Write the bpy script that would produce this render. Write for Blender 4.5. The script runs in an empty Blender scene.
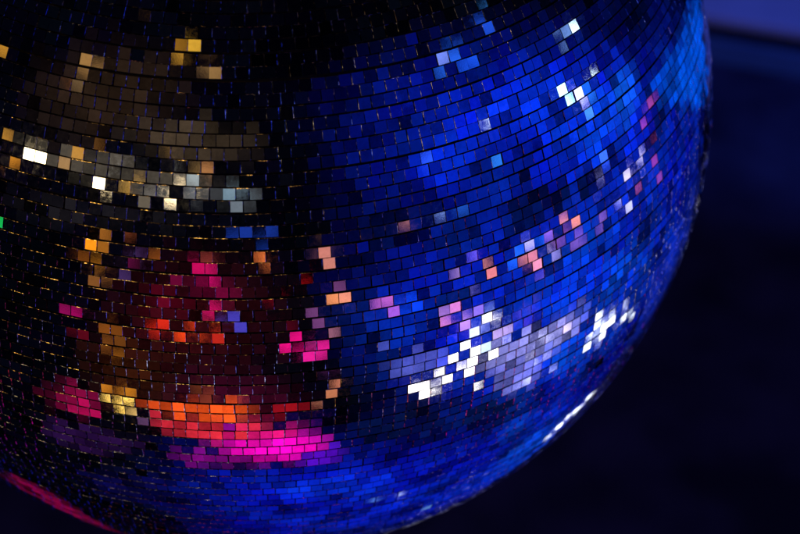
import bpy, math, random
import numpy as np
from mathutils import Matrix

random.seed(11)
rng = np.random.default_rng(23)
S = bpy.context.scene
COL = S.collection
R = 0.47                     # ball radius, metres
PITCH = 0.0228               # angle taken by one mirror tile, radians
FLOOR = -3.6                 # the ball hangs high over the dance floor
PLAT_LOC, PLAT_ROT = (1.97, 5.13, FLOOR), -0.359
FH, GH, DH = .12, .085, .05
LAMP_K = math.pi

# ------------------------------------------------------------------ materials
def new_mat(name):
    m = bpy.data.materials.new(name)
    m.use_nodes = True
    nt = m.node_tree
    return m, nt, nt.nodes, nt.links, nt.nodes['Principled BSDF']

def mirror_material():
    m, nt, N, L, P = new_mat('silvered_mirror_glass')
    P.inputs['Metallic'].default_value = 1.0
    at = N.new('ShaderNodeAttribute'); at.attribute_name = 'tile_tone'
    tc = N.new('ShaderNodeTexCoord')
    smear = N.new('ShaderNodeTexNoise'); smear.inputs['Scale'].default_value = 260; smear.inputs['Detail'].default_value = 6
    L.new(tc.outputs['Object'], smear.inputs['Vector'])
    grain = N.new('ShaderNodeTexNoise'); grain.inputs['Scale'].default_value = 1500; grain.inputs['Detail'].default_value = 2
    L.new(tc.outputs['Object'], grain.inputs['Vector'])
    # reflectivity: per tile ageing, times faint smears
    mr = N.new('ShaderNodeMapRange'); L.new(smear.outputs['Fac'], mr.inputs['Value'])
    mr.inputs['From Min'].default_value = .3; mr.inputs['From Max'].default_value = .7
    mr.inputs['To Min'].default_value = .80; mr.inputs['To Max'].default_value = 1.0
    mul = N.new('ShaderNodeMath'); mul.operation = 'MULTIPLY'
    L.new(mr.outputs[0], mul.inputs[0]); L.new(at.outputs['Fac'], mul.inputs[1])
    cc = N.new('ShaderNodeCombineColor')
    for i in range(3): L.new(mul.outputs[0], cc.inputs[i])
    L.new(cc.outputs[0], P.inputs['Base Color'])
    rr = N.new('ShaderNodeMapRange'); L.new(smear.outputs['Fac'], rr.inputs['Value'])
    rr.inputs['From Min'].default_value = .35; rr.inputs['From Max'].default_value = .75
    rr.inputs['To Min'].default_value = .025; rr.inputs['To Max'].default_value = .065
    L.new(rr.outputs[0], P.inputs['Roughness'])
    bp = N.new('ShaderNodeBump'); bp.inputs['Strength'].default_value = .006; bp.inputs['Distance'].default_value = .001
    L.new(grain.outputs['Fac'], bp.inputs['Height']); L.new(bp.outputs[0], P.inputs['Normal'])
    return m

def edge_material():
    m, nt, N, L, P = new_mat('rough_cut_glass_edge')
    P.inputs['Metallic'].default_value = 1.0
    tc = N.new('ShaderNodeTexCoord')
    n = N.new('ShaderNodeTexNoise'); n.inputs['Scale'].default_value = 300; n.inputs['Detail'].default_value = 3
    L.new(tc.outputs['Object'], n.inputs['Vector'])
    cr = N.new('ShaderNodeValToRGB'); L.new(n.outputs['Fac'], cr.inputs[0])
    cr.color_ramp.elements[0].position = .47; cr.color_ramp.elements[0].color = (.02, .02, .025, 1)
    cr.color_ramp.elements[1].position = .62; cr.color_ramp.elements[1].color = (.9, .9, .92, 1)
    L.new(cr.outputs[0], P.inputs['Base Color'])
    P.inputs['Roughness'].default_value = .22
    bp = N.new('ShaderNodeBump'); bp.inputs['Strength'].default_value = .6; bp.inputs['Distance'].default_value = .0006
    L.new(n.outputs['Fac'], bp.inputs['Height']); L.new(bp.outputs[0], P.inputs['Normal'])
    return m

def rough_material(name, c0, c1, scale, rough, bump=.2, dist=.002, spec=.3):
    m, nt, N, L, P = new_mat(name)
    tc = N.new('ShaderNodeTexCoord')
    n = N.new('ShaderNodeTexNoise'); n.inputs['Scale'].default_value = scale; n.inputs['Detail'].default_value = 5
    L.new(tc.outputs['Object'], n.inputs['Vector'])
    cr = N.new('ShaderNodeValToRGB'); L.new(n.outputs['Fac'], cr.inputs[0])
    cr.color_ramp.elements[0].position = .38; cr.color_ramp.elements[0].color = (*c0, 1)
    cr.color_ramp.elements[1].position = .64; cr.color_ramp.elements[1].color = (*c1, 1)
    L.new(cr.outputs[0], P.inputs['Base Color'])
    P.inputs['Roughness'].default_value = rough
    P.inputs['Specular IOR Level'].default_value = spec
    n2 = N.new('ShaderNodeTexNoise'); n2.inputs['Scale'].default_value = scale * 30; n2.inputs['Detail'].default_value = 3
    L.new(tc.outputs['Object'], n2.inputs['Vector'])
    bp = N.new('ShaderNodeBump'); bp.inputs['Strength'].default_value = bump; bp.inputs['Distance'].default_value = dist
    L.new(n2.outputs['Fac'], bp.inputs['Height']); L.new(bp.outputs[0], P.inputs['Normal'])
    return m

MIRROR = mirror_material()
EDGE = edge_material()
GLUE = rough_material('dark_glue_bed', (.004, .004, .006), (.012, .012, .016), 60, .7)
CARPET = rough_material('dark_carpet', (.013, .013, .032), (.042, .042, .085), 2.2, .95, spec=.05)
DECK = rough_material('painted_platform_boards', (.32, .32, .44), (.42, .42, .56), 1.5, .7, spec=.1)
FASCIA = rough_material('painted_fascia', (.05, .12, .26), (.08, .18, .36), 1.5, .7, spec=.1)
SHADOW = rough_material('recess_shade_black', (.004, .004, .005), (.008, .008, .009), 3, .9, spec=.05)  # shade of the gap under the deck, put into the colour

# ------------------------------------------------------------------ the ball
def place_tiles():
    """every mirror tile of the ball: lattice of latitude rows, each tile glued a little askew"""
    tiles = []
    rows = int(round(math.pi / PITCH))
    ph = math.pi / rows
    for i in range(rows):
        lat = -math.pi / 2 + (i + .5) * ph + rng.normal(0, .0006)
        c = math.cos(lat)
        n = max(3, int(round(2 * math.pi * c / PITCH)))
        lon0 = rng.uniform(0, 2 * math.pi)
        wave = rng.uniform(0, 6.28)
        step = 2 * math.pi / n
        for k in range(n):
            lon = lon0 + k * step + rng.normal(0, .0004) / max(c, .05)
            tiles.append((lat + .0006 * math.sin(lon * 5 + wave), lon, step * c, ph))
    return tiles

def tile_shape(lat, lon, wa, ha, tilt, spin, lift, trim):
    """16 corner points and 13 faces of one cut mirror: flat face, bevelled arris, side walls"""
    cl, sl = math.cos(lat), math.sin(lat)
    n = np.array([cl * math.cos(lon), cl * math.sin(lon), sl])
    t = np.array([-math.sin(lon), math.cos(lon), 0.0])
    s = np.cross(n, t)
    n2 = n + t * tilt[0] + s * tilt[1]; n2 /= np.linalg.norm(n2)
    t2 = t - n2 * (t @ n2); t2 /= np.linalg.norm(t2)
    s2 = np.cross(n2, t2)
    cs, sn = math.cos(spin), math.sin(spin)
    t3, s3 = t2 * cs + s2 * sn, -t2 * sn + s2 * cs
    hw = R * wa * .5 - .00008 - trim[0]
    hh = R * ha * .5 - .00040 - trim[1]
    o = n * (R + lift)
    b = .00026
    P = []
    il, ir, iu = (b * q for q in random.choices((.6, .85, 1.0, 1.0, 1.15, 1.5), k=3))   # hand cut: no two arrises alike
    idn = b * .45
    for d, k in ((0, 1.0), (-b * .9, 0), (-.0026, 0)):
        for sx, sy in ((-1, -1), (1, -1), (1, 1), (-1, 1)):
            P.append(o + n2 * d + t3 * sx * (hw - k * (il if sx < 0 else ir)) + s3 * sy * (hh - k * (idn if sy < 0 else iu)))
    F = [(0, 1, 2, 3)]
    M = [0]
    for a in (0, 4):
        for q in range(4):
            F.append((a + 4 + q, a + 4 + (q + 1) % 4, a + (q + 1) % 4, a + q)); M.append(1)
    return P, F, M

def tiles_mesh(name, specs):
    V, F, M, T = [], [], [], []
    for sp, tone in specs:
        p, f, m = tile_shape(*sp)
        b = len(V)
        V.extend(p); F.extend(tuple(b + q for q in g) for g in f); M.extend(m); T.extend([tone] * len(p))
    me = bpy.data.meshes.new(name)
    me.from_pydata([tuple(v) for v in V], [], F)
    me.materials.append(MIRROR); me.materials.append(EDGE)
    me.polygons.foreach_set('material_index', M)
    a = me.attributes.new('tile_tone', 'FLOAT', 'POINT'); a.data.foreach_set('value', T)
    me.update()
    return me

# gentle unevenness of the ball body, shared by neighbouring tiles
WAV = [(rng.normal(0, 9, 3), rng.uniform(0, 6.28), rng.normal(0, 1, 2)) for _ in range(14)]
def body_tilt(v):
    t = np.zeros(2)
    for k, p, a in WAV: t += a * math.sin(k @ v + p)
    return t * .0011

specs = []
for lat, lon, wa, ha in place_tiles():
    v = np.array([math.cos(lat) * math.cos(lon), math.cos(lat) * math.sin(lon), math.sin(lat)])
    r = rng.random()
    base, far = (.0042, .018) if lat < -.1 else (.0085, .034)                      # the lower rows were laid with more care
    sg = base if r < .80 else (2 * base if r < .965 else far)
    tilt = rng.normal(0, sg, 2) + body_tilt(v)
    tone = float(np.clip(rng.normal(.93, .05), .68, 1.0))
    if rng.random() < .04: tone *= .75
    if rng.random() < .0012: continue                       # a mirror that has fallen off
    sp = (lat, lon, wa, ha, tilt, rng.normal(0, .007), rng.normal(0, .00007), abs(rng.normal(0, .00009, 2)))
    specs.append((v, (sp, tone)))

cam_m = Matrix([[0.996672, 0.038093, -0.072062, 0.0], [-0.079328, 0.656524, -0.750122, -1.608407], [0.018736, 0.753343, 0.657361, 1.168576], [0.0, 0.0, 0.0, 1.0]])
ball = bpy.data.objects.new('mirror_ball', None); COL.objects.link(ball)
ball.empty_display_size = R
ball['label'] = 'large mirror ball covered in small square mirror tiles reflecting blue, magenta and orange stage lights'
ball['category'] = 'disco ball'

def link(name, me, parent=None):
    o = bpy.data.objects.new(name, me); COL.objects.link(o)
    if parent: o.parent = parent
    return o

# the hundred mirrors nearest the photographer are parts of their own, the rest one part
order = sorted(range(len(specs)), key=lambda i: -specs[i][0].dot(np.array([.05, -.84, .52])))
near = order[:100]
nearset = set(near)
rest = link('mirror_tiles', tiles_mesh('mirror_tiles', [specs[i][1] for i in range(len(specs)) if i not in nearset]), ball)
rest['kind'] = 'stuff'
for i in near:
    link('mirror_tile', tiles_mesh('mirror_tile', [specs[i][1]]), ball)

def sphere_mesh(name, r, seg, ring, mat):
    import bmesh
    bm = bmesh.new(); bmesh.ops.create_uvsphere(bm, u_segments=seg, v_segments=ring, radius=r)
    for f in bm.faces: f.smooth = True
    me = bpy.data.meshes.new(name); bm.to_mesh(me); bm.free(); me.materials.append(mat)
    return me
link('ball_body', sphere_mesh('ball_body', R - .0022, 128, 96, GLUE), ball)

# ------------------------------------------------------------------ floor and platform beyond
import bmesh
def box(bm, x0, x1, y0, y1, z0, z1):
    vs = [bm.verts.new((x, y, z)) for z in (z0, z1) for y in (y0, y1) for x in (x0, x1)]
    for q in ((0, 2, 3, 1), (4, 5, 7, 6), (0, 1, 5, 4), (2, 6, 7, 3), (0, 4, 6, 2), (1, 3, 7, 5)):
        bm.faces.new([vs[i] for i in q])
def mesh_obj(name, bm, mat, parent=None, bevel=0):
    if bevel: bmesh.ops.bevel(bm, geom=list(bm.edges), offset=bevel, segments=3, affect='EDGES', profile=.6)
    me = bpy.data.meshes.new(name); bm.to_mesh(me); bm.free(); me.materials.append(mat)
    return link(name, me, parent)

bm = bmesh.new(); box(bm, -2.2, 4.2, 1.75, 7.6, FLOOR - .06, FLOOR)
fl = mesh_obj('floor', bm, CARPET); fl['kind'] = 'structure'

plat = bpy.data.objects.new('stage_platform', None); COL.objects.link(plat)
plat.location = PLAT_LOC; plat.rotation_euler = (0, 0, PLAT_ROT)
plat['label'] = 'low blue lit platform with a black gap under its edge, blurred behind the ball'
plat['category'] = 'stage'
bm = bmesh.new(); box(bm, -1.6, 2.2, 0, .05, .002, FH); mesh_obj('fascia', bm, FASCIA, plat, .004)
bm = bmesh.new(); box(bm, -1.58, 2.18, .12, .16, FH - .05, FH + GH + .002); mesh_obj('recess_shade', bm, SHADOW, plat)  # black board stands in for the shade under the deck
bm = bmesh.new(); box(bm, -1.62, 2.22, -.02, 1.1, FH + GH, FH + GH + DH); mesh_obj('deck', bm, DECK, plat, .012)

# ------------------------------------------------------------------ unseen lamps, most added for the tile reflections
# (place, turn, width, height, colour, brightness): unseen lamps added for single tile reflections, all aimed at the ball
LAMPS = [
    ((-4.34,-1.79,2.42),(-1.067,0.44,2.145),0.22,0.192,(0.6795,0.305,0.0319),0.85),
    ((-1.34,-3.64,4.2),(-0.208,-0.713,1.51),0.241,0.219,(0.956,0.5149,0.0452),0.85),
    ((-1.44,-3.67,3.84),(-0.765,-0.231,2.513),0.191,0.188,(0.8308,0.402,0.0452),0.85),
    ((-1.75,-3.59,4.19),(-0.731,-0.211,2.433),0.201,0.197,(0.2623,0.1144,0.0097),1.25),
    ((-0.97,-4,4.11),(-0.777,0.064,2.955),0.314,0.224,(0.1144,0.0578,0.0176),1.25),
    ((-0.88,-3.7,3.47),(0.77,0.334,-0.575),0.197,0.196,(0.2623,0.1413,0.0452),1.25),
    ((-2.99,-2.87,2.88),(-0.954,0.237,2.46),0.23,0.2,(0.305,0.1559,0.0452),1.25),
    ((-3.38,-3.6,3.49),(-0.945,0.217,2.509),0.234,0.223,(0.305,0.1559,0.0452),1.25),
    ((-3.4,-3.03,2.8),(-1.011,0.267,2.423),0.224,0.191,(0.1714,0.0482,0.007),1.25),
    ((-3.17,-3.2,2.82),(-1.005,0.235,2.471),0.244,0.192,(0.1274,0.0762,0.0319),1.25),
    ((-4.76,-3.7,1.47),(-1.349,0.227,2.25),0.515,0.218,(1,0.7605,0.4125),10),
    ((-3.11,-4.38,1.58),(-1.29,0.312,2.586),0.234,0.206,(0.8308,0.8714,0.8714),2.2),
    ((-3.43,-4.78,1.38),(1.357,-0.159,-0.611),0.434,0.223,(1,0.7605,0.4125),10),
    ((-3.66,-3.86,1.76),(-1.212,0.57,2.552),0.215,0.2,(0.6795,0.305,0.0319),0.85),
    ((-4.82,-2.87,1.31),(1.324,-0.597,-0.932),0.22,0.192,(0.6795,0.305,0.0319),0.85),
    ((-4.34,-2.67,0.9),(1.393,-0.632,-0.955),0.196,0.169,(0.7157,0.2623,0.0212),1.25),
    ((-3.43,-4.17,2.12),(-1.153,0.525,2.645),0.223,0.211,(0.1559,0.0612,0.013),1.25),
    ((-2.02,-5.2,2.47),(-1.067,0.612,3.064),0.237,0.232,(0.402,0.2051,0.0452),1.25),
    ((-3.84,-3.88,1.45),(1.278,-0.624,-0.637),0.216,0.199,(0.305,0.1559,0.0452),1.25),
    ((-1.26,-5.39,2.19),(0.99,-0.861,0.222),0.231,0.227,(0.305,0.1714,0.0529),1.25),
    ((-1.42,-5.36,1.9),(1.045,-0.905,0.158),0.227,0.223,(0.3515,0.4287,0.4564),1.25),
    ((-0.98,-4.75,1.7),(-1.249,0.08,2.955),0.233,0.195,(0.4851,0.2051,0.0704),1.25),
    ((-1.85,-5.25,2.15),(-0.063,-1.214,1.286),0.274,0.229,(0.2232,0.2232,0.2051),1.25),
    ((-2.75,-4.86,1.4),(1.344,-0.135,-0.504),0.391,0.215,(0.4851,0.2623,0.0452),1.25),
    ((-2.21,-4.74,1.37),(-1.332,0.181,2.731),0.245,0.203,(0.1559,0.1413,0.1274),1.25),
    ((-1.49,-4.68,1.36),(1.321,-0.079,-0.302),0.382,0.192,(1,0.7605,0.4125),10),
    ((-1.36,-5.72,1.61),(1.063,-1.037,0.205),0.236,0.231,(0.2232,0.2623,0.305),1.25),
    ((-0.43,-5.41,1.49),(-1.321,0.02,3.064),0.426,0.217,(0.1274,0.2051,0.2623),1.25),
    ((-0.46,-5.76,1.29),(0.664,-1.314,0.808),0.229,0.224,(0.1413,0.1714,0.2051),1.25),
    ((-2.73,-5.31,1.23),(-1.294,0.845,2.858),0.236,0.225,(0.1413,0.1144,0.0802),1.25),
    ((-4.84,-3.25,-0.29),(1.725,-0.996,-1.146),0.233,0.195,(0.007,0.4564,0.0802),1.25),
    ((-0.52,-6.09,0.7),(-1.48,0.019,3.055),0.461,0.214,(0.007,0.0296,0.2623),1.25),
    ((0.08,-5.49,0.63),(1.482,0.003,0.014),0.409,0.191,(0.007,0.0296,0.2623),1.25),
    ((2.88,-4.89,-1.79),(-1.918,-0.091,-2.554),0.405,0.218,(0.003,0.0452,0.6445),1.25),
    ((-3.31,-4.45,-0.06),(1.703,-1.235,-0.791),0.227,0.196,(0.9131,0.2831,0.007),1.35),
    ((-3.52,-5.03,0.16),(1.572,-0.207,-0.633),0.249,0.18,(0.305,0.1022,0.013),1.25),
    ((-3.43,-5.01,-0.11),(1.649,-0.917,-0.685),0.233,0.212,(0.305,0.1022,0.0097),1.25),
    ((-3.19,-4,-0.32),(1.728,-0.884,-0.826),0.213,0.189,(0.1559,0.0423,0.003),1.25),
    ((-2.97,-4.22,-0.31),(-1.669,0.129,2.488),0.369,0.187,(0.2623,0.0908,0.007),1.25),
    ((-3.01,-4.28,-0.55),(-1.715,0.124,2.483),0.373,0.19,(0.2232,0.0802,0.0168),1.25),
    ((-2.45,-5.68,0.03),(-1.596,0.429,2.709),0.253,0.232,(0.2232,0.0578,0.006),1.25),
    ((-2.83,-4.75,0.5),(1.47,-0.901,-0.479),0.17,0.158,(0.2623,0.0612,0.0212),1.25),
    ((-2.71,-5.09,-0.31),(-1.669,0.505,2.585),0.233,0.211,(0.1144,0.0529,0.2423),1.25),
    ((-2.26,-4.88,-0.24),(-1.66,0.489,2.648),0.216,0.197,(0.1559,0.0529,0.2232),1.25),
    ((-2.81,-4.84,-0.59),(-1.736,0.553,2.507),0.226,0.202,(0.0452,0.0212,0.1022),1.25),
    ((-2.51,-4.84,-0.53),(1.836,-1.037,-0.727),0.209,0.189,(0.1022,0.003,0.0452),1.25),
    ((-1.17,-5.32,-0.2),(-1.641,0.042,2.912),0.472,0.207,(0.5149,0.003,0.0908),1.25),
    ((-1.09,-5.61,-0.47),(-1.697,0.411,2.89),0.228,0.217,(0.7913,0.0048,0.1878),1.25),
    ((-1.03,-5.57,-0.82),(-1.78,0.531,2.843),0.225,0.216,(0.6795,0.0024,0.1413),1.25),
    ((-1.11,-5.88,-1.2),(-1.869,0.662,2.762),0.239,0.23,(0.7157,0.003,0.1413),1.25),
    ((-1.92,-5.49,-0.54),(-1.697,0.07,2.782),0.419,0.221,(0.1144,0.0006,0.0273),1.25),
    ((-0,-6.16,0.02),(3.102,-1.547,-1.532),0.238,0.226,(0.9131,0.2051,0.0452),1.35),
    ((-1.16,-5.96,0.09),(-1.584,0.043,2.942),0.446,0.233,(0.1878,0.0262,0.0212),1.25),
    ((-4.07,-4.2,-1.92),(2.114,-0.833,-1.222),0.235,0.193,(0.2623,0.003,0.0802),1.25),
    ((-3.65,-4.11,-1.78),(2.13,-0.856,-1.198),0.22,0.182,(0.402,0.003,0.1144),1.25),
    ((-3.06,-3.87,-1.56),(2.148,-0.888,-1.169),0.195,0.163,(0.9131,0.0168,0.3515),1.35),
    ((-2.18,-5.32,-1.8),(2.049,-0.748,-0.745),0.237,0.216,(0.7529,0.0232,0.007),1.25),
    ((-1.69,-5.62,-1.85),(2.082,-0.806,-0.689),0.241,0.225,(0.956,0.0612,0.007),1.35),
    ((-1.41,-5.63,-1.83),(2.106,-0.843,-0.671),0.237,0.223,(0.956,0.0704,0.0097),1.35),
    ((-1.04,-5.33,-1.68),(2.132,-0.887,-0.656),0.219,0.209,(0.7157,0.0262,0.013),1.25),
    ((-1.08,-5.58,-1.44),(1.986,-0.79,-0.503),0.228,0.219,(0.9131,0.1022,0.013),1.35),
    ((-0.59,-5.07,-1.28),(-1.861,0.015,3.016),0.468,0.18,(0.0382,0.0452,0.4564),1.25),
    ((-3.11,-4.78,-1.82),(2.194,-0.945,-1.13),0.228,0.194,(0.2232,0.0612,0.007),1.25),
    ((-2.85,-4.49,-1.95),(-2.012,0.448,2.347),0.235,0.199,(0.2232,0.0612,0.007),1.25),
    ((-2.67,-4.09,-2.09),(2.35,-0.9,-1.267),0.201,0.166,(0.1878,0.0578,0.008),1.25),
    ((-2.41,-3.86,-2.17),(2.426,-0.885,-1.317),0.19,0.155,(0.305,0.0976,0.008),1.25),
    ((-2.81,-4.4,-2.91),(2.493,-0.847,-1.377),0.227,0.182,(0.1559,0.0482,0.006),1.25),
    ((-3.65,-4.32,-2.42),(-2.019,0.104,2.36),0.408,0.218,(0.0802,0.0012,0.0044),1.25),
    ((1.19,-5,0.31),(-1.479,-1.234,-2.983),0.196,0.187,(0.5776,0.2232,0.1022),1.25),
    ((1.41,-5.83,0.07),(-1.587,-0.065,-2.895),0.352,0.23,(0.1559,0.0529,0.0704),1.25),
    ((1.31,-5.36,-0.22),(-1.81,-1.261,-2.664),0.212,0.198,(0.6105,0.2051,0.1413),1.25),
    ((1.32,-4.93,-0.99),(-1.805,-0.05,-2.856),0.36,0.195,(0.8714,0.2831,0.0908),1.35),
    ((1.35,-5.14,-0.78),(-2.149,-1.23,-2.322),0.205,0.187,(0.305,0.0802,0.1559),1.25),
    ((2.96,-5.15,0.29),(-1.535,-0.942,-2.629),0.229,0.212,(0.5149,0.1878,0.1144),1.25),
    ((2.76,-5.41,0.31),(-1.527,-0.983,-2.689),0.234,0.219,(0.0704,0.0232,0.0452),1.25),
    ((1.85,-4.73,0.29),(-1.516,-1.075,-2.8),0.194,0.182,(0.0529,0.0194,0.0452),1.25),
    ((1.32,-5.32,-1.7),(-2.548,-1.153,-1.953),0.219,0.194,(0.3515,0.1274,0.1878),1.25),
    ((0.95,-4.82,-1.22),(-2.542,-1.217,-1.996),0.192,0.172,(0.1559,0.0452,0.1559),1.25),
    ((0.8,-5.81,-0.55),(-1.705,-0.356,-2.953),0.234,0.225,(0.7157,0.008,0.0144),1.25),
    ((0.2,-5.37,-0.75),(-1.749,-0.008,-3.101),0.382,0.207,(0.305,0.0006,0.007),1.25),
    ((0.71,-5.63,-2.1),(-1.967,-0.016,-3.003),0.488,0.232,(0.8714,0.0048,0.2232),1.35),
    ((1.08,-5.68,-2.17),(-2.734,-1.133,-1.819),0.237,0.207,(1,0.0529,0.5149),1.35),
    ((0.81,-5.09,-2.18),(-2.019,-0.019,-2.967),0.442,0.212,(0.8308,0.013,0.305),1.25),
    ((0.52,-5.93,-1.76),(-1.897,-0.016,-3.045),0.426,0.238,(0.0612,0.0012,0.007),1.25),
    ((2.17,-4.73,-1.32),(-2.195,-1.058,-2.13),0.204,0.18,(0.5776,0.1274,0.5149),1.25),
    ((2.06,-4.4,-1.5),(-2.293,-1.032,-2.035),0.192,0.167,(0.3763,0.0908,0.5149),1.25),
    ((2.56,-4.91,-1.44),(-1.954,-0.677,-2.393),0.226,0.203,(0.0262,0.0704,0.8714),1.35),
    ((1.11,-4.08,-2.68),(-2.825,-0.908,-1.681),0.188,0.152,(0.8308,0.2623,0.1559),1.25),
    ((1.09,-4.13,-2.95),(-2.287,-0.349,-2.577),0.209,0.19,(0.5149,0.1714,0.0802),1.25),
    ((0.8,-4.23,-3.33),(-2.661,-0.736,-2.032),0.207,0.192,(0.5149,0.2051,0.1144),1.25),
    ((0.79,-3.84,-3.38),(-2.748,-0.712,-1.92),0.196,0.177,(0.7913,0.1144,0.2051),1.25),
    ((0.97,-4.44,-2.45),(-2.121,-0.032,-2.895),0.327,0.193,(0.0802,0.013,0.0802),1.25),
    ((3.12,-3.99,0.23),(1.552,0.842,0.68),0.192,0.174,(0.2623,0.4287,1),1.35),
    ((4.01,-4.53,0.18),(-1.568,-0.815,-2.391),0.232,0.209,(0.013,0.0908,0.5149),1.25),
    ((3.46,-3.93,-1.14),(-1.974,-0.872,-2.072),0.203,0.173,(0.5149,0.305,0.6105),1.25),
    ((4.39,-4.06,-1.33),(-1.948,-0.818,-2.003),0.234,0.195,(0.9131,0.305,0.2051),1.35),
    ((4.33,-3.9,-1.6),(-1.88,-0.152,-2.222),0.396,0.209,(1,0.2623,0.1559),1.35),
    ((3.79,-3.79,-0.9),(-1.882,-0.837,-2.088),0.206,0.175,(0.1878,0.1144,0.6795),1.25),
    ((3.66,-3.78,-1.68),(-2.11,-0.832,-1.921),0.209,0.172,(0.305,0.2623,0.7913),1.25),
    ((3.38,-3.99,-1.97),(-2.212,-0.853,-1.893),0.212,0.174,(0.7913,0.2232,0.305),1.25),
    ((3.29,-4.24,-2.06),(-2.243,-0.875,-1.903),0.218,0.18,(0.3515,0.1559,0.4564),1.25),
    ((3.62,-3.74,-2.24),(-2.247,-0.802,-1.813),0.215,0.171,(0.6795,0.305,0.3515),1.25),
    ((3.19,-4.05,-2.28),(-2.094,-0.47,-2.186),0.232,0.191,(0.6445,0.1878,0.305),1.25),
    ((3.46,-3.77,-2.5),(-2.325,-0.793,-1.773),0.216,0.17,(0.6795,0.305,0.4287),1.25),
    ((4.09,-3.8,-2.41),(-2.225,-0.778,-1.79),0.231,0.183,(0.305,0.1559,0.4564),1.25),
    ((4.51,-2.89,-1.49),(1.995,0.729,1.336),0.21,0.165,(0.7529,0.2232,0.1022),1.25),
    ((4.4,-2.74,-1.72),(-2.059,-0.712,-1.747),0.206,0.158,(1,0.3515,0.1144),1.35),
    ((4.58,-3.25,-1.53),(-1.994,-0.751,-1.851),0.221,0.176,(0.013,0.1274,0.8714),1.35),
    ((4.33,-2.74,-1.12),(-1.921,-0.731,-1.85),0.197,0.157,(0.402,0.3763,0.9131),2.2),
    ((4.5,-2.56,-1.16),(-1.92,-0.713,-1.808),0.2,0.157,(0.7529,0.6105,0.9131),2.2),
    ((5.25,-2.66,-1.65),(-1.977,-0.69,-1.73),0.232,0.177,(0.7157,0.5776,0.8714),2.2),
    ((4.86,-2.4,-1.26),(-1.922,-0.691,-1.754),0.21,0.161,(0.3515,0.1413,0.7157),1.25),
    ((4.63,-2.58,-1.8),(2.058,0.691,1.435),0.211,0.16,(0.956,0.305,0.1022),1.35),
    ((4.46,-1.77,-1.17),(-1.935,-0.659,-1.663),0.184,0.137,(1,0.305,0.1413),1.35),
    ((4.62,-2.34,-1.65),(-1.927,-0.171,-1.927),0.367,0.171,(0.4564,0.3763,0.8308),1.25),
    ((4.61,-2.45,-2.07),(-1.998,-0.177,-1.931),0.338,0.177,(0.2051,0.1274,0.7529),1.25),
    ((4.33,-2,-1.34),(-1.983,-0.671,-1.682),0.185,0.139,(0.2623,0.0704,0.1559),1.25),
    ((5.04,-2.04,-1.59),(-1.985,-0.656,-1.645),0.213,0.158,(0.2623,0.0612,0.1144),1.25),
    ((5.08,-1.69,-1.86),(1.983,0.416,1.477),0.241,0.161,(0.2051,0.0908,0.402),1.25),
    ((4.59,-0.85,-1.66),(-2.038,-0.572,-1.421),0.184,0.123,(0.2051,0.0802,0.1878),1.25),
    ((4.57,-3.18,1.48),(-1.288,-0.585,-2.302),0.242,0.215,(0.7529,0.9131,1),5),
    ((3.66,-2.95,3.02),(0.982,0.301,0.737),0.214,0.199,(0.1714,0.2623,0.8308),1.25),
    ((4.05,-2.83,3.11),(-0.988,-0.323,-2.348),0.224,0.206,(0.0212,0.1144,0.7529),1.25),
    ((3.88,-2.72,2.69),(-1.03,-0.368,-2.353),0.208,0.19,(0.0168,0.1144,0.7529),1.25),
    ((4.39,-2.71,2.78),(-1.05,-0.396,-2.302),0.225,0.204,(0.0097,0.0802,0.6795),1.25),
    ((4.54,-1.73,3.32),(-0.945,-0.356,-2.135),0.225,0.199,(0.0452,0.2623,0.8714),1.35),
    ((3.85,-1.78,2.71),(0.979,0.364,0.954),0.19,0.169,(0.013,0.0802,0.7157),1.25),
    ((3.05,-3.89,1.27),(1.277,0.673,0.508),0.194,0.182,(0.0262,0.1022,0.8308),1.25),
    ((4.76,-3.25,0.66),(1.462,0.673,0.94),0.222,0.192,(0.0212,0.1878,0.5776),1.25),
    ((4.83,-3.79,0.45),(-1.524,-0.24,-2.215),0.364,0.214,(0.013,0.1274,0.5776),1.25),
    ((2.77,-3.77,2.6),(-1.037,-0.352,-2.679),0.205,0.197,(0.0048,0.0262,0.7913),1.25),
    ((5.41,-0.58,0.59),(-1.483,-0.623,-1.678),0.185,0.138,(0.7529,0.956,0.8714),5),
    ((5.42,-1.43,0.81),(-1.436,-0.616,-1.861),0.193,0.153,(0.402,0.8308,0.956),5),
    ((5.2,-1.01,0.49),(1.502,0.626,1.389),0.18,0.138,(0.5149,0.5149,0.956),5),
    ((5.29,-0.82,0.43),(-1.519,-0.627,-1.702),0.202,0.152,(0.0212,0.2051,0.5776),1.25),
    ((5.21,-0.82,0.61),(-1.475,-0.622,-1.73),0.2,0.152,(0.0097,0.1274,0.6445),1.25),
    ((5.29,-0.93,0.19),(-1.573,-0.632,-1.692),0.202,0.151,(0.0704,0.2831,0.6445),1.25),
    ((5.49,-1.33,0.03),(-1.608,-0.64,-1.738),0.213,0.162,(0.0212,0.2051,0.5776),1.25),
    ((5.07,-0.49,1.48),(-1.272,-0.586,-1.783),0.2,0.155,(0.1559,0.305,0.6795),1.25),
    ((5.19,-0.3,1.44),(-1.252,-0.737,-1.793),0.185,0.153,(0.402,0.6105,0.8714),5),
    ((5.6,0.97,-1.01),(-1.917,-0.885,-1.068),0.196,0.125,(0.3763,0.0529,0.1878),1.25),
    ((4.75,0.61,-0.96),(-2.002,-0.95,-1.014),0.175,0.108,(0.3515,0.0529,0.1714),1.25),
    ((5.26,0.78,-1.51),(-2.002,-0.724,-1.063),0.18,0.109,(0.3515,0.0452,0.1559),1.25),
    ((5.38,0.78,-1.78),(-2.114,-0.834,-0.942),0.21,0.119,(0.305,0.0382,0.1413),1.25),
    ((4.73,0.89,-1.96),(2.021,0.3,1.975),0.249,0.112,(0.2232,0.0319,0.1274),1.25),
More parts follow.
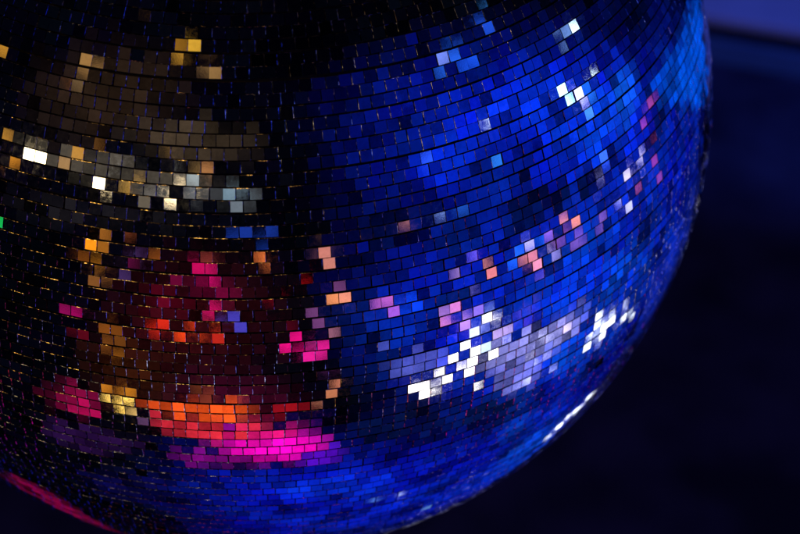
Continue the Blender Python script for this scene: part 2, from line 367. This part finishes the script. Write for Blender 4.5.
    ((4.96,0.23,-1.3),(-1.926,-0.557,-1.263),0.19,0.118,(0.7529,0.6795,0.9131),2.2),
    ((5.64,0.07,-1.49),(-1.924,-0.565,-1.305),0.218,0.138,(0.6445,0.5776,0.9131),2.2),
    ((5.01,-0.2,-1.24),(-1.913,-0.577,-1.355),0.192,0.125,(0.5776,0.5149,0.9131),2.2),
    ((4.88,-0.03,-1.44),(-1.944,-0.474,-1.332),0.202,0.122,(1,0.7605,0.4125),10),
    ((5.13,-0.25,-1.66),(-1.991,-0.553,-1.325),0.201,0.128,(0.5149,0.5149,0.956),2.2),
    ((5.4,-0.54,-1.79),(-1.999,-0.564,-1.373),0.214,0.14,(0.5149,0.5149,0.956),2.2),
    ((4.67,-0.21,-1.74),(2.042,0.53,1.85),0.185,0.115,(0.4287,0.4287,0.8714),2.2),
    ((5.16,-0.97,-0.72),(-1.791,-0.628,-1.57),0.198,0.142,(0.0452,0.1559,0.9131),1.35),
    ((5.13,-1.01,-0.93),(1.84,0.624,1.592),0.199,0.141,(0.3515,0.3515,0.8714),2.2),
    ((5.52,0.27,-1.93),(2.007,0.525,1.912),0.175,0.105,(0.5776,0.1022,0.2623),1.25),
    ((5.19,-1.08,-1.17),(-1.89,-0.618,-1.531),0.204,0.143,(0.1559,0.1878,0.7913),1.25),
    ((2.45,-3.6,-3.38),(-2.429,-0.524,-1.98),0.217,0.179,(1,0.956,0.8714),4.84615),
    ((2.46,-3.26,-3.11),(2.411,0.507,1.185),0.202,0.164,(1,0.956,0.8714),4.84615),
    ((2.72,-3.24,-3.24),(-2.401,-0.489,-1.922),0.211,0.168,(1,0.956,0.8714),4.84615),
    ((3.01,-3.21,-3.38),(-2.387,-0.473,-1.891),0.221,0.173,(1,0.956,0.8714),4.84615),
    ((2.48,-3.14,-3.38),(-2.467,-0.493,-1.891),0.206,0.164,(1,0.956,0.8714),4.84615),
    ((2.64,-3.01,-3.38),(-2.454,-0.475,-1.864),0.206,0.161,(1,0.956,0.8714),4.84615),
    ((2.97,-2.91,-3.11),(-2.37,-0.459,-1.866),0.207,0.159,(1,0.956,0.8714),4.84615),
    ((3.03,-2.7,-3.02),(-2.36,-0.445,-1.833),0.202,0.153,(1,0.956,0.8714),4.84615),
    ((3.35,-3.16,-3.11),(-2.239,-0.247,-2.09),0.256,0.182,(1,0.956,0.8714),4.84615),
    ((3.24,-2.76,-2.89),(-2.306,-0.445,-1.851),0.207,0.156,(1,0.956,0.8714),4.84615),
    ((3.67,-3.4,-3.12),(-2.257,-0.461,-1.927),0.241,0.186,(1,0.956,0.8714),4.84615),
    ((4.03,-3,-3.14),(-2.246,-0.436,-1.837),0.243,0.18,(1,0.956,0.8714),4.84615),
    ((3.61,-2.92,-2.24),(-2.13,-0.447,-1.938),0.212,0.161,(1,0.956,0.8714),4.5),
    ((3.56,-3.16,-2.29),(-2.276,-0.744,-1.729),0.198,0.153,(0.6795,0.7529,0.8308),1.25),
    ((3.82,-3.69,-2.61),(-2.299,-0.765,-1.748),0.224,0.175,(0.5149,0.5776,0.9131),2.2),
    ((4.07,-2.84,-2.79),(-2.308,-0.665,-1.62),0.214,0.158,(0.3763,0.8308,0.9131),2.2),
    ((4.08,-3.12,-2.89),(-2.322,-0.685,-1.644),0.223,0.166,(0.5776,0.402,0.6795),1.25),
    ((3.23,-3.42,-2.57),(-2.378,-0.76,-1.72),0.202,0.156,(0.4287,0.3763,0.8308),1.25),
    ((3.3,-2.78,-2.68),(-2.394,-0.676,-1.624),0.19,0.14,(0.5149,0.6795,0.8714),2.2),
    ((3.7,-3.16,-2.1),(-2.216,-0.752,-1.759),0.199,0.155,(0.305,0.4287,0.8714),1.35),
    ((4.3,-3.27,-2.37),(-2.2,-0.727,-1.728),0.223,0.172,(0.1022,0.3763,0.9131),1.35),
    ((3.99,-2.23,-2.55),(-2.678,-0.938,-1.008),0.706,0.155,(0.0802,0.0262,0.0452),1.25),
    ((4.02,-2.6,-2.36),(-2.237,-0.672,-1.638),0.2,0.148,(0.1022,0.0452,0.3515),1.25),
    ((3.8,-2.31,-3.07),(-2.39,-0.588,-1.523),0.202,0.141,(0.6105,0.5776,0.9734),2.2),
    ((3.91,-2.11,-3.07),(-2.374,-0.567,-1.496),0.202,0.138,(0.7529,0.7011,0.9734),2.2),
    ((4.02,-1.37,-3.27),(-2.38,-0.473,-1.38),0.2,0.126,(0.6105,0.5776,0.9734),2.2),
    ((4.11,-1.69,-3.38),(-2.389,-0.501,-1.418),0.209,0.136,(0.6105,0.6105,0.956),2.2),
    ((3.56,-1.56,-3.24),(-2.439,-0.478,-1.408),0.188,0.121,(0.7529,0.7011,0.9734),2.2),
    ((3.51,-1.31,-3.11),(-2.424,-0.454,-1.376),0.18,0.113,(0.6105,0.5776,0.9734),2.2),
    ((3.6,-1.81,-3.38),(-2.455,-0.499,-1.436),0.196,0.128,(0.7529,0.7157,0.956),2.2),
    ((3.45,-1.36,-3.38),(-2.469,-0.435,-1.374),0.186,0.115,(0.5776,0.5776,0.956),2.2),
    ((3.21,-0.64,-3.38),(-2.481,-0.323,-1.266),0.173,0.097,(0.5149,0.5457,0.956),2.2),
    ((3.11,-0.78,-3.38),(-2.501,-0.334,-1.29),0.171,0.097,(0.4851,0.5149,0.956),2.2),
    ((2.87,-1.25,-3.38),(-2.552,-0.386,-1.366),0.17,0.102,(0.5149,0.5149,0.956),2.2),
    ((2.96,-1.11,-3.38),(-2.534,-0.371,-1.343),0.17,0.101,(0.3763,0.402,0.956),2.2),
    ((3.93,-1.16,-3.1),(-2.365,-0.459,-1.354),0.191,0.119,(0.5149,0.4287,0.8714),2.2),
    ((4.09,-0.12,-3.38),(-2.315,-0.192,-1.335),0.23,0.12,(0.8308,0.9131,1),4.5),
    ((3.9,0.25,-3.38),(-2.33,-0.16,-1.257),0.223,0.11,(0.8308,0.9131,1),4.5),
    ((3.81,0.56,-3.38),(-2.329,-0.103,-1.22),0.235,0.105,(0.8308,0.9131,1),4.5),
    ((3.5,1.04,-3.38),(-2.345,-0.056,-1.109),0.228,0.091,(0.8308,0.9131,1),4.5),
    ((3.81,0.03,-3.38),(-2.355,-0.21,-1.255),0.206,0.108,(0.8308,0.9131,1),4.15385),
    ((3.56,0.56,-3.38),(-2.361,-0.113,-1.186),0.212,0.097,(0.8308,0.9131,1),4.15385),
    ((3.56,0.15,-3.38),(2.383,0.18,1.913),0.198,0.1,(0.8308,0.9131,1),4.15385),
    ((3.35,0.14,-3.38),(-2.4,-0.085,-1.314),0.214,0.103,(0.8308,0.9131,1),4.15385),
    ((1.88,1.59,-3.38),(-2.542,0.27,-1.06),0.193,0.051,(0.8308,0.9131,1),3.44615),
    ((1.78,1.53,-3.38),(-2.57,0.289,-1.089),0.187,0.051,(0.8308,0.9131,1),3.69231),
    ((1.77,1.34,-3.38),(2.606,-0.299,1.958),0.2,0.056,(0.8308,0.9131,1),3.69231),
    ((1.72,1.26,-3.38),(2.629,-0.304,1.924),0.195,0.056,(0.8308,0.9131,1),3.44615),
    ((1.59,1.33,-3.38),(-2.625,0.29,-1.132),0.158,0.049,(0.8308,0.9131,1),2.95385),
    ((0.95,-0.47,-3.38),(-2.894,-0.055,-1.4),0.128,0.061,(0.6445,0.8308,0.9131),2.2),
    ((0.77,-0.58,-3.38),(-2.939,-0.057,-1.501),0.128,0.074,(0.1274,0.3515,0.7913),1.25),
    ((0.91,0.58,-3.38),(-2.863,0.249,-1.37),0.12,0.05,(0.2232,0.5149,0.7913),1.25),
    ((-2.47,-3.56,-3.38),(2.631,-0.717,-1.51),0.207,0.155,(1,0.6105,0.1144),6),
    ((-2.31,-3.76,-3.38),(2.657,-0.745,-1.496),0.209,0.159,(1,0.6105,0.1144),6),
    ((-1.89,-3.47,-2.99),(2.691,-0.76,-1.493),0.185,0.142,(0.5457,0.2623,0.1022),1.25),
    ((-2.24,-3.25,-3.38),(2.673,-0.679,-1.54),0.194,0.143,(1,0.6105,0.1144),6),
    ((-2.04,-3.34,-3.32),(2.703,-0.701,-1.529),0.192,0.143,(0.8308,0.5149,0.1559),1.25),
    ((-2.43,-3.61,-3.02),(2.587,-0.763,-1.47),0.199,0.153,(0.5149,0.1714,0.0097),1.25),
    ((-2.42,-4.04,-3.28),(2.623,-0.786,-1.463),0.217,0.168,(0.5149,0.1714,0.0097),1.25),
    ((-2.41,-3.12,-3.38),(2.642,-0.659,-1.55),0.194,0.142,(0.2623,0.1022,0.0382),1.25),
    ((-1.76,-3.2,-3.38),(-2.431,0.297,2.271),0.207,0.171,(0.0802,0.0382,0.1022),1.25),
    ((-3.19,-3.01,-3.38),(2.517,-0.642,-1.558),0.208,0.15,(0.2623,0.0024,0.0452),1.25),
    ((-2.75,-2.86,-3.38),(-2.371,0.275,2.049),0.225,0.168,(0.3515,0.0024,0.0612),1.25),
    ((-2.73,-2.49,-3.38),(-2.383,0.158,2.082),0.238,0.161,(0.305,0.0024,0.0529),1.25),
    ((-2.47,-2.69,-3.38),(-2.391,0.159,2.17),0.235,0.165,(0.3515,0.0024,0.0612),1.25),
    ((-0.68,-4.83,-3.37),(2.982,-0.904,-1.517),0.225,0.182,(0.7529,0.0802,0.0212),1.25),
    ((-1.09,-4.47,-3.07),(2.868,-0.898,-1.479),0.209,0.169,(0.1878,0.0319,0.0097),1.25),
    ((-1.37,-4.83,-3.11),(2.802,-0.924,-1.446),0.224,0.183,(0.1274,0.0296,0.0044),1.25),
    ((-0.73,-1.61,4.94),(0.272,-0,-0.535),0.75,0.7,(1,0.4851,0.0908),11),  # this and the next: unseen gold lamps added for glints on tile edges
    ((-2.34,-1.22,4.54),(0.482,-0,-1.221),0.75,0.7,(1,0.4851,0.0802),15),
]
for loc, rot, w, h, c, g in LAMPS:
    ld = bpy.data.lights.new('reflection_lamp', 'AREA')
    ld.shape = 'ELLIPSE' if w < 2.2 * h else 'RECTANGLE'
    ld.size, ld.size_y = w, h
    k = .785 if ld.shape == 'ELLIPSE' else 1.0
    ld.energy = LAMP_K * g * w * h * k
    ld.color = c
    o = bpy.data.objects.new('reflection_lamp', ld); COL.objects.link(o)
    o.location = loc; o.rotation_euler = rot

def wash(name, loc, target, energy, color, size, blend=.6, radius=.06):
    ld = bpy.data.lights.new(name, 'SPOT'); ld.energy = energy; ld.color = color
    ld.spot_size = math.radians(size); ld.spot_blend = blend; ld.shadow_soft_size = radius
    o = bpy.data.objects.new(name, ld); COL.objects.link(o); o.location = loc
    from mathutils import Vector
    o.rotation_euler = (Vector(target) - Vector(loc)).to_track_quat('-Z', 'Y').to_euler()
wash('platform_wash', (3.6, 2.8, 1.2), (2.35, 5.8, FLOOR + .2), 520, (.06, .15, 1.0), 42)
wash('added_blue_pool', (3.8, 2.0, .0), (3.6, 2.4, FLOOR), 3500, (.01, .09, 1.0), 46, 1.0)  # added unseen spot, lights the floor blue for the ball's rim to mirror
wash('added_floor_wash', (2.6, 1.2, 1.8), (1.4, 3.6, FLOOR), 160, (.03, .09, 1.0), 70)  # added unseen spot, lifts the dark floor

# ------------------------------------------------------------------ the dim hall all around, painted as colour blobs for the tile reflections
GLOW = [
    ((0.981,-0.158,-0.11),(1.708,0.634,1.493),(1.475,0.485,1.18),(0.0009,0.0116,0.4851),1,0.9),
    ((0.728,-0.384,-0.568),(-2.235,-0.399,-1.761),(1.107,0.471,0.886),(0.0012,0.016,0.5029),1,0.9),
    ((0.184,-0.095,-0.978),(-2.933,-0.007,-2.012),(0.892,0.449,0.714),(0.0012,0.006,0.3763),1,0.9),
    ((0.628,-0.752,0.198),(1.334,0.563,0.568),(0.544,0.435,0.435),(0.0006,0.0037,0.1413),0.8,1),
    ((0.894,-0.38,0.237),(1.315,0.363,1.077),(0.515,0.156,0.412),(0.0012,0.016,0.7529),0.9,1),
    ((0.663,-0.716,0.218),(1.343,0.27,0.685),(0.252,0.152,0.35),(0.0012,0.0144,0.6445),0.8,1),
    ((0.749,-0.653,-0.111),(1.692,0.409,0.902),(0.301,0.193,0.35),(0.0012,0.013,0.402),0.6,1),
    ((0.992,-0.086,-0.087),(1.672,0.518,1.534),(0.387,0.219,0.35),(0.0012,0.0296,0.7529),0.8,1),
    ((0.994,0.061,-0.086),(-1.66,-0.244,-1.488),(0.16,0.113,0.35),(0.0044,0.0704,0.956),0.9,0.7),
    ((0.852,-0.067,-0.52),(-2.187,-0.453,-1.349),(0.512,0.157,0.409),(0.0012,0.0452,0.7157),0.8,1),
    ((0.73,-0.137,-0.669),(-2.346,-0.298,-1.476),(0.454,0.152,0.363),(0.0024,0.0612,0.9131),0.8,1),
    ((0.558,-0.669,-0.491),(-2.168,-0.509,-2.127),(0.247,0.168,0.35),(0.0024,0.0212,0.7157),0.7,1),
    ((0.151,-0.273,-0.95),(-2.831,-0.064,-2.441),(0.254,0.132,0.35),(0.0018,0.0194,0.6795),0.9,0.9),
    ((0.251,0.205,-0.946),(-2.862,0.176,-1.435),(0.647,0.142,0.517),(0.0009,0.0091,0.3763),0.8,1),
    ((0.368,0.366,-0.855),(-2.617,0.157,-1.051),(0.727,0.105,0.581),(0.0012,0.0319,0.5149),0.8,1),
    ((0.972,0.227,0.056),(1.499,0.659,1.756),(0.433,0.079,0.35),(0.0003,0.0015,0.0296),0.9,0.8),
    ((0.894,-0.423,-0.147),(-1.725,-0.3,-1.967),(0.279,0.081,0.35),(0.0006,0.0024,0.0343),1,0.7),
    ((0.373,-0.52,-0.769),(-2.481,-0.229,-2.235),(0.25,0.163,0.35),(0.0009,0.003,0.0395),1,0.6),
    ((0.534,-0.196,-0.822),(-2.564,-0.191,-1.639),(0.221,0.099,0.35),(0.0009,0.0037,0.0452),0.9,0.7),
    ((0.353,-0.929,-0.112),(-1.848,-1.15,-2.525),(0.177,0.146,0.35),(0.0009,0.0015,0.0452),0.7,1),
    ((0.917,0.288,-0.276),(1.865,-0.315,1.781),(0.205,0.089,0.35),(0.0006,0.003,0.0802),0.9,0.7),
    ((0.85,0.149,-0.505),(-2.158,-0.422,-1.131),(0.205,0.089,0.35),(0.0009,0.007,0.1559),0.7,1),
    ((0.958,-0.206,-0.201),(1.79,0.394,1.444),(0.217,0.06,0.35),(0.0006,0.0024,0.0395),0.9,0.8),
    ((0.957,0.284,-0.063),(1.634,0.155,1.87),(0.164,0.055,0.35),(0.0006,0.0024,0.0802),0.7,0.8),
    ((0.675,-0.65,-0.35),(-1.932,-0.14,-2.284),(0.236,0.043,0.35),(0.0006,0.0044,0.0612),0.8,0.8),
    ((0.603,0.676,-0.424),(2.029,0.285,2.551),(0.698,0.093,0.558),(0,0.0648,0.6584),1,0.25),
    ((-0.548,-0.646,0.532),(0.945,-0.433,-0.409),(0.438,0.223,0.351),(0.0212,0.0116,0.007),1,0.9),
    ((-0.265,-0.859,0.439),(-1.117,-0.001,2.842),(0.347,0.109,0.35),(0.0513,0.0343,0.0212),1,0.8),
    ((-0.521,-0.809,0.272),(-1.295,0.053,2.584),(0.567,0.063,0.453),(0.0762,0.063,0.0482),1,0.6),
    ((-0.232,-0.941,0.247),(-1.321,0.021,2.905),(0.306,0.036,0.35),(0.0612,0.0648,0.0723),0.9,0.5),
    ((-0.586,-0.806,0.088),(-1.481,0.156,2.527),(0.569,0.055,0.455),(0.0091,0.008,0.0103),0.9,0.8),
    ((-0.266,-0.921,-0.285),(-1.897,0.473,2.707),(0.468,0.386,0.374),(0.0232,0.0021,0.004),1,0.9),
    ((-0.44,-0.727,-0.527),(-2.166,0.347,2.371),(0.247,0.188,0.35),(0.0296,0.006,0.0021),0.9,0.9),
    ((-0.205,-0.97,-0.129),(-2,1.257,2.522),(0.105,0.095,0.35),(0.1878,0.0018,0.0423),0.7,0.8),
    ((-0.338,-0.918,-0.206),(-1.783,0.191,2.748),(0.149,0.077,0.35),(0.0802,0.0009,0.0091),0.8,0.8),
    ((-0.107,-0.774,-0.623),(-2.246,0.073,2.946),(0.283,0.213,0.35),(0.0482,0.0024,0.016),0.9,0.9),
    ((-0.549,-0.479,-0.685),(-2.351,0.227,2.069),(0.141,0.09,0.35),(0.1878,0.0024,0.0382),0.9,0.7),
    ((-0.215,-0.721,-0.659),(-2.291,0.021,2.834),(0.213,0.065,0.35),(0.8308,0.0802,0.0116),1,0.4),
    ((0.029,-0.742,-0.67),(-2.305,-0.007,-3.097),(0.125,0.05,0.35),(0.305,0.0044,0.0091),0.9,0.5),
    ((-0.179,-0.655,-0.734),(-2.397,0.046,2.825),(0.2,0.063,0.35),(0.956,0.0319,0.0612),1,0.4),
    ((-0.059,-0.631,-0.773),(-2.456,0.044,2.995),(0.21,0.054,0.35),(0.6795,0.007,0.1559),0.9,0.4),
    ((0.005,-0.566,-0.825),(-2.544,0.07,3.047),(0.18,0.102,0.35),(0.956,0.0024,0.5149),1,0.4),
    ((-0.153,-0.494,-0.856),(-2.601,0.056,2.749),(0.146,0.078,0.35),(0.2232,0.0024,0.1878),0.8,0.6),
    ((0.13,-0.499,-0.857),(-2.6,-0.012,-2.867),(0.075,0.06,0.35),(0.1144,0.0044,0.6795),0.9,0.5),
    ((-0.463,-0.342,-0.818),(-2.529,0.017,2.182),(0.215,0.094,0.35),(0.0252,0.0052,0.0612),0.8,0.7),
    ((-0.311,-0.143,-0.939),(2.809,-0.11,-1.448),(0.195,0.142,0.35),(0.0027,0.0021,0.0482),0.9,0.8),
    ((0.703,-0.307,-0.641),(-2.273,-0.118,-1.884),(0.319,0.092,0.35),(0.305,0.305,0.8879),0.9,0.4),
    ((0.636,-0.248,-0.731),(-2.464,-0.352,-1.537),(0.147,0.067,0.35),(0.2159,0.2307,0.8879),0.85,0.4),
    ((0.481,-0.665,-0.571),(2.186,0.146,0.729),(0.143,0.069,0.35),(0.1559,0.1878,0.8714),0.6,0.6),
    ((-0.234,0.461,-0.856),(2.669,0.278,-2.18),(0.239,0.069,0.35),(0.15,0.0009,0.0319),1,0.4),
    ((0.175,-0.645,0.744),(0.726,0.101,0.152),(0.347,0.271,0.35),(0,0,0.0006),0.9,1),
    ((-0.751,-0.589,-0.299),(2.286,-1.097,-1.564),(0.268,0.146,0.35),(0.0006,0.0006,0.0012),0.9,1),
]
N_BLUE = 25
w = bpy.data.worlds.new('World'); S.world = w; w.use_nodes = True
nt = w.node_tree; N = nt.nodes; L = nt.links
bg = N['Background']
tc = N.new('ShaderNodeTexCoord')
prev = None
def rgb(c):
    n = N.new('ShaderNodeRGB'); n.outputs[0].default_value = (*c, 1); return n.outputs[0]
prev = rgb((.0006, .0006, .003))
def tinted(prev):
    n2 = N.new('ShaderNodeTexNoise'); n2.inputs['Scale'].default_value = 7; n2.inputs['Detail'].default_value = 3
    L.new(tc.outputs['Generated'], n2.inputs['Vector'])
    hue = N.new('ShaderNodeMapRange'); L.new(n2.outputs['Fac'], hue.inputs['Value'])
    hue.inputs['From Min'].default_value = .35; hue.inputs['From Max'].default_value = .65
    hue.inputs['To Min'].default_value = .55; hue.inputs['To Max'].default_value = 1.9
    cb = N.new('ShaderNodeCombineXYZ'); cb.inputs[0].default_value = 1; cb.inputs[2].default_value = 1
    L.new(hue.outputs[0], cb.inputs[1])
    tint = N.new('ShaderNodeVectorMath'); tint.operation = 'MULTIPLY'
    L.new(prev, tint.inputs[0]); L.new(cb.outputs[0], tint.inputs[1])
    return tint.outputs[0]
for k, (loc, rot, sc, c, al, soft) in enumerate(GLOW):
    if k == N_BLUE: prev = tinted(prev)          # the painted blue drifts between cobalt and azure
    mp = N.new('ShaderNodeMapping'); mp.vector_type = 'TEXTURE'
    mp.inputs['Location'].default_value = loc; mp.inputs['Rotation'].default_value = rot; mp.inputs['Scale'].default_value = sc
    L.new(tc.outputs['Generated'], mp.inputs['Vector'])
    gr = N.new('ShaderNodeTexGradient'); gr.gradient_type = 'SPHERICAL'
    L.new(mp.outputs[0], gr.inputs['Vector'])
    mr = N.new('ShaderNodeMapRange'); mr.interpolation_type = 'SMOOTHSTEP'
    mr.inputs['From Min'].default_value = 0; mr.inputs['From Max'].default_value = .15 + .75 * soft
    mr.inputs['To Max'].default_value = al
    L.new(gr.outputs['Fac'], mr.inputs['Value'])
    mx = N.new('ShaderNodeMix'); mx.data_type = 'RGBA'
    L.new(mr.outputs[0], mx.inputs['Factor']); L.new(prev, mx.inputs['A']); mx.inputs['B'].default_value = (*c, 1)
    prev = mx.outputs['Result']
# noise painted over the glow breaks it into brighter and darker patches
nz = N.new('ShaderNodeTexNoise'); nz.inputs['Scale'].default_value = 13; nz.inputs['Detail'].default_value = 4
L.new(tc.outputs['Generated'], nz.inputs['Vector'])
mr = N.new('ShaderNodeMapRange'); L.new(nz.outputs['Fac'], mr.inputs['Value'])
mr.inputs['From Min'].default_value = .32; mr.inputs['From Max'].default_value = .66
mr.inputs['To Min'].default_value = .14; mr.inputs['To Max'].default_value = 1.8
vm = N.new('ShaderNodeVectorMath'); vm.operation = 'SCALE'
L.new(prev, vm.inputs[0]); L.new(mr.outputs[0], vm.inputs['Scale'])
L.new(vm.outputs[0], bg.inputs['Color'])
bg.inputs['Strength'].default_value = 1.1

# ------------------------------------------------------------------ camera
cd = bpy.data.cameras.new('camera'); cam = bpy.data.objects.new('camera', cd); COL.objects.link(cam)
cam.matrix_world = cam_m
cd.sensor_width = 36; cd.lens = 1889 / 800 * 36
cd.clip_start = .05; cd.clip_end = 200
cd.dof.use_dof = True; cd.dof.focus_distance = 1.584; cd.dof.aperture_fstop = 4.8
S.camera = cam

S.view_settings.view_transform = 'Standard'; S.view_settings.look = 'None'
S.view_settings.exposure = 0; S.view_settings.gamma = 1
S.render.engine = 'CYCLES'
S.cycles.max_bounces = 6
S.cycles.sample_clamp_indirect = 4
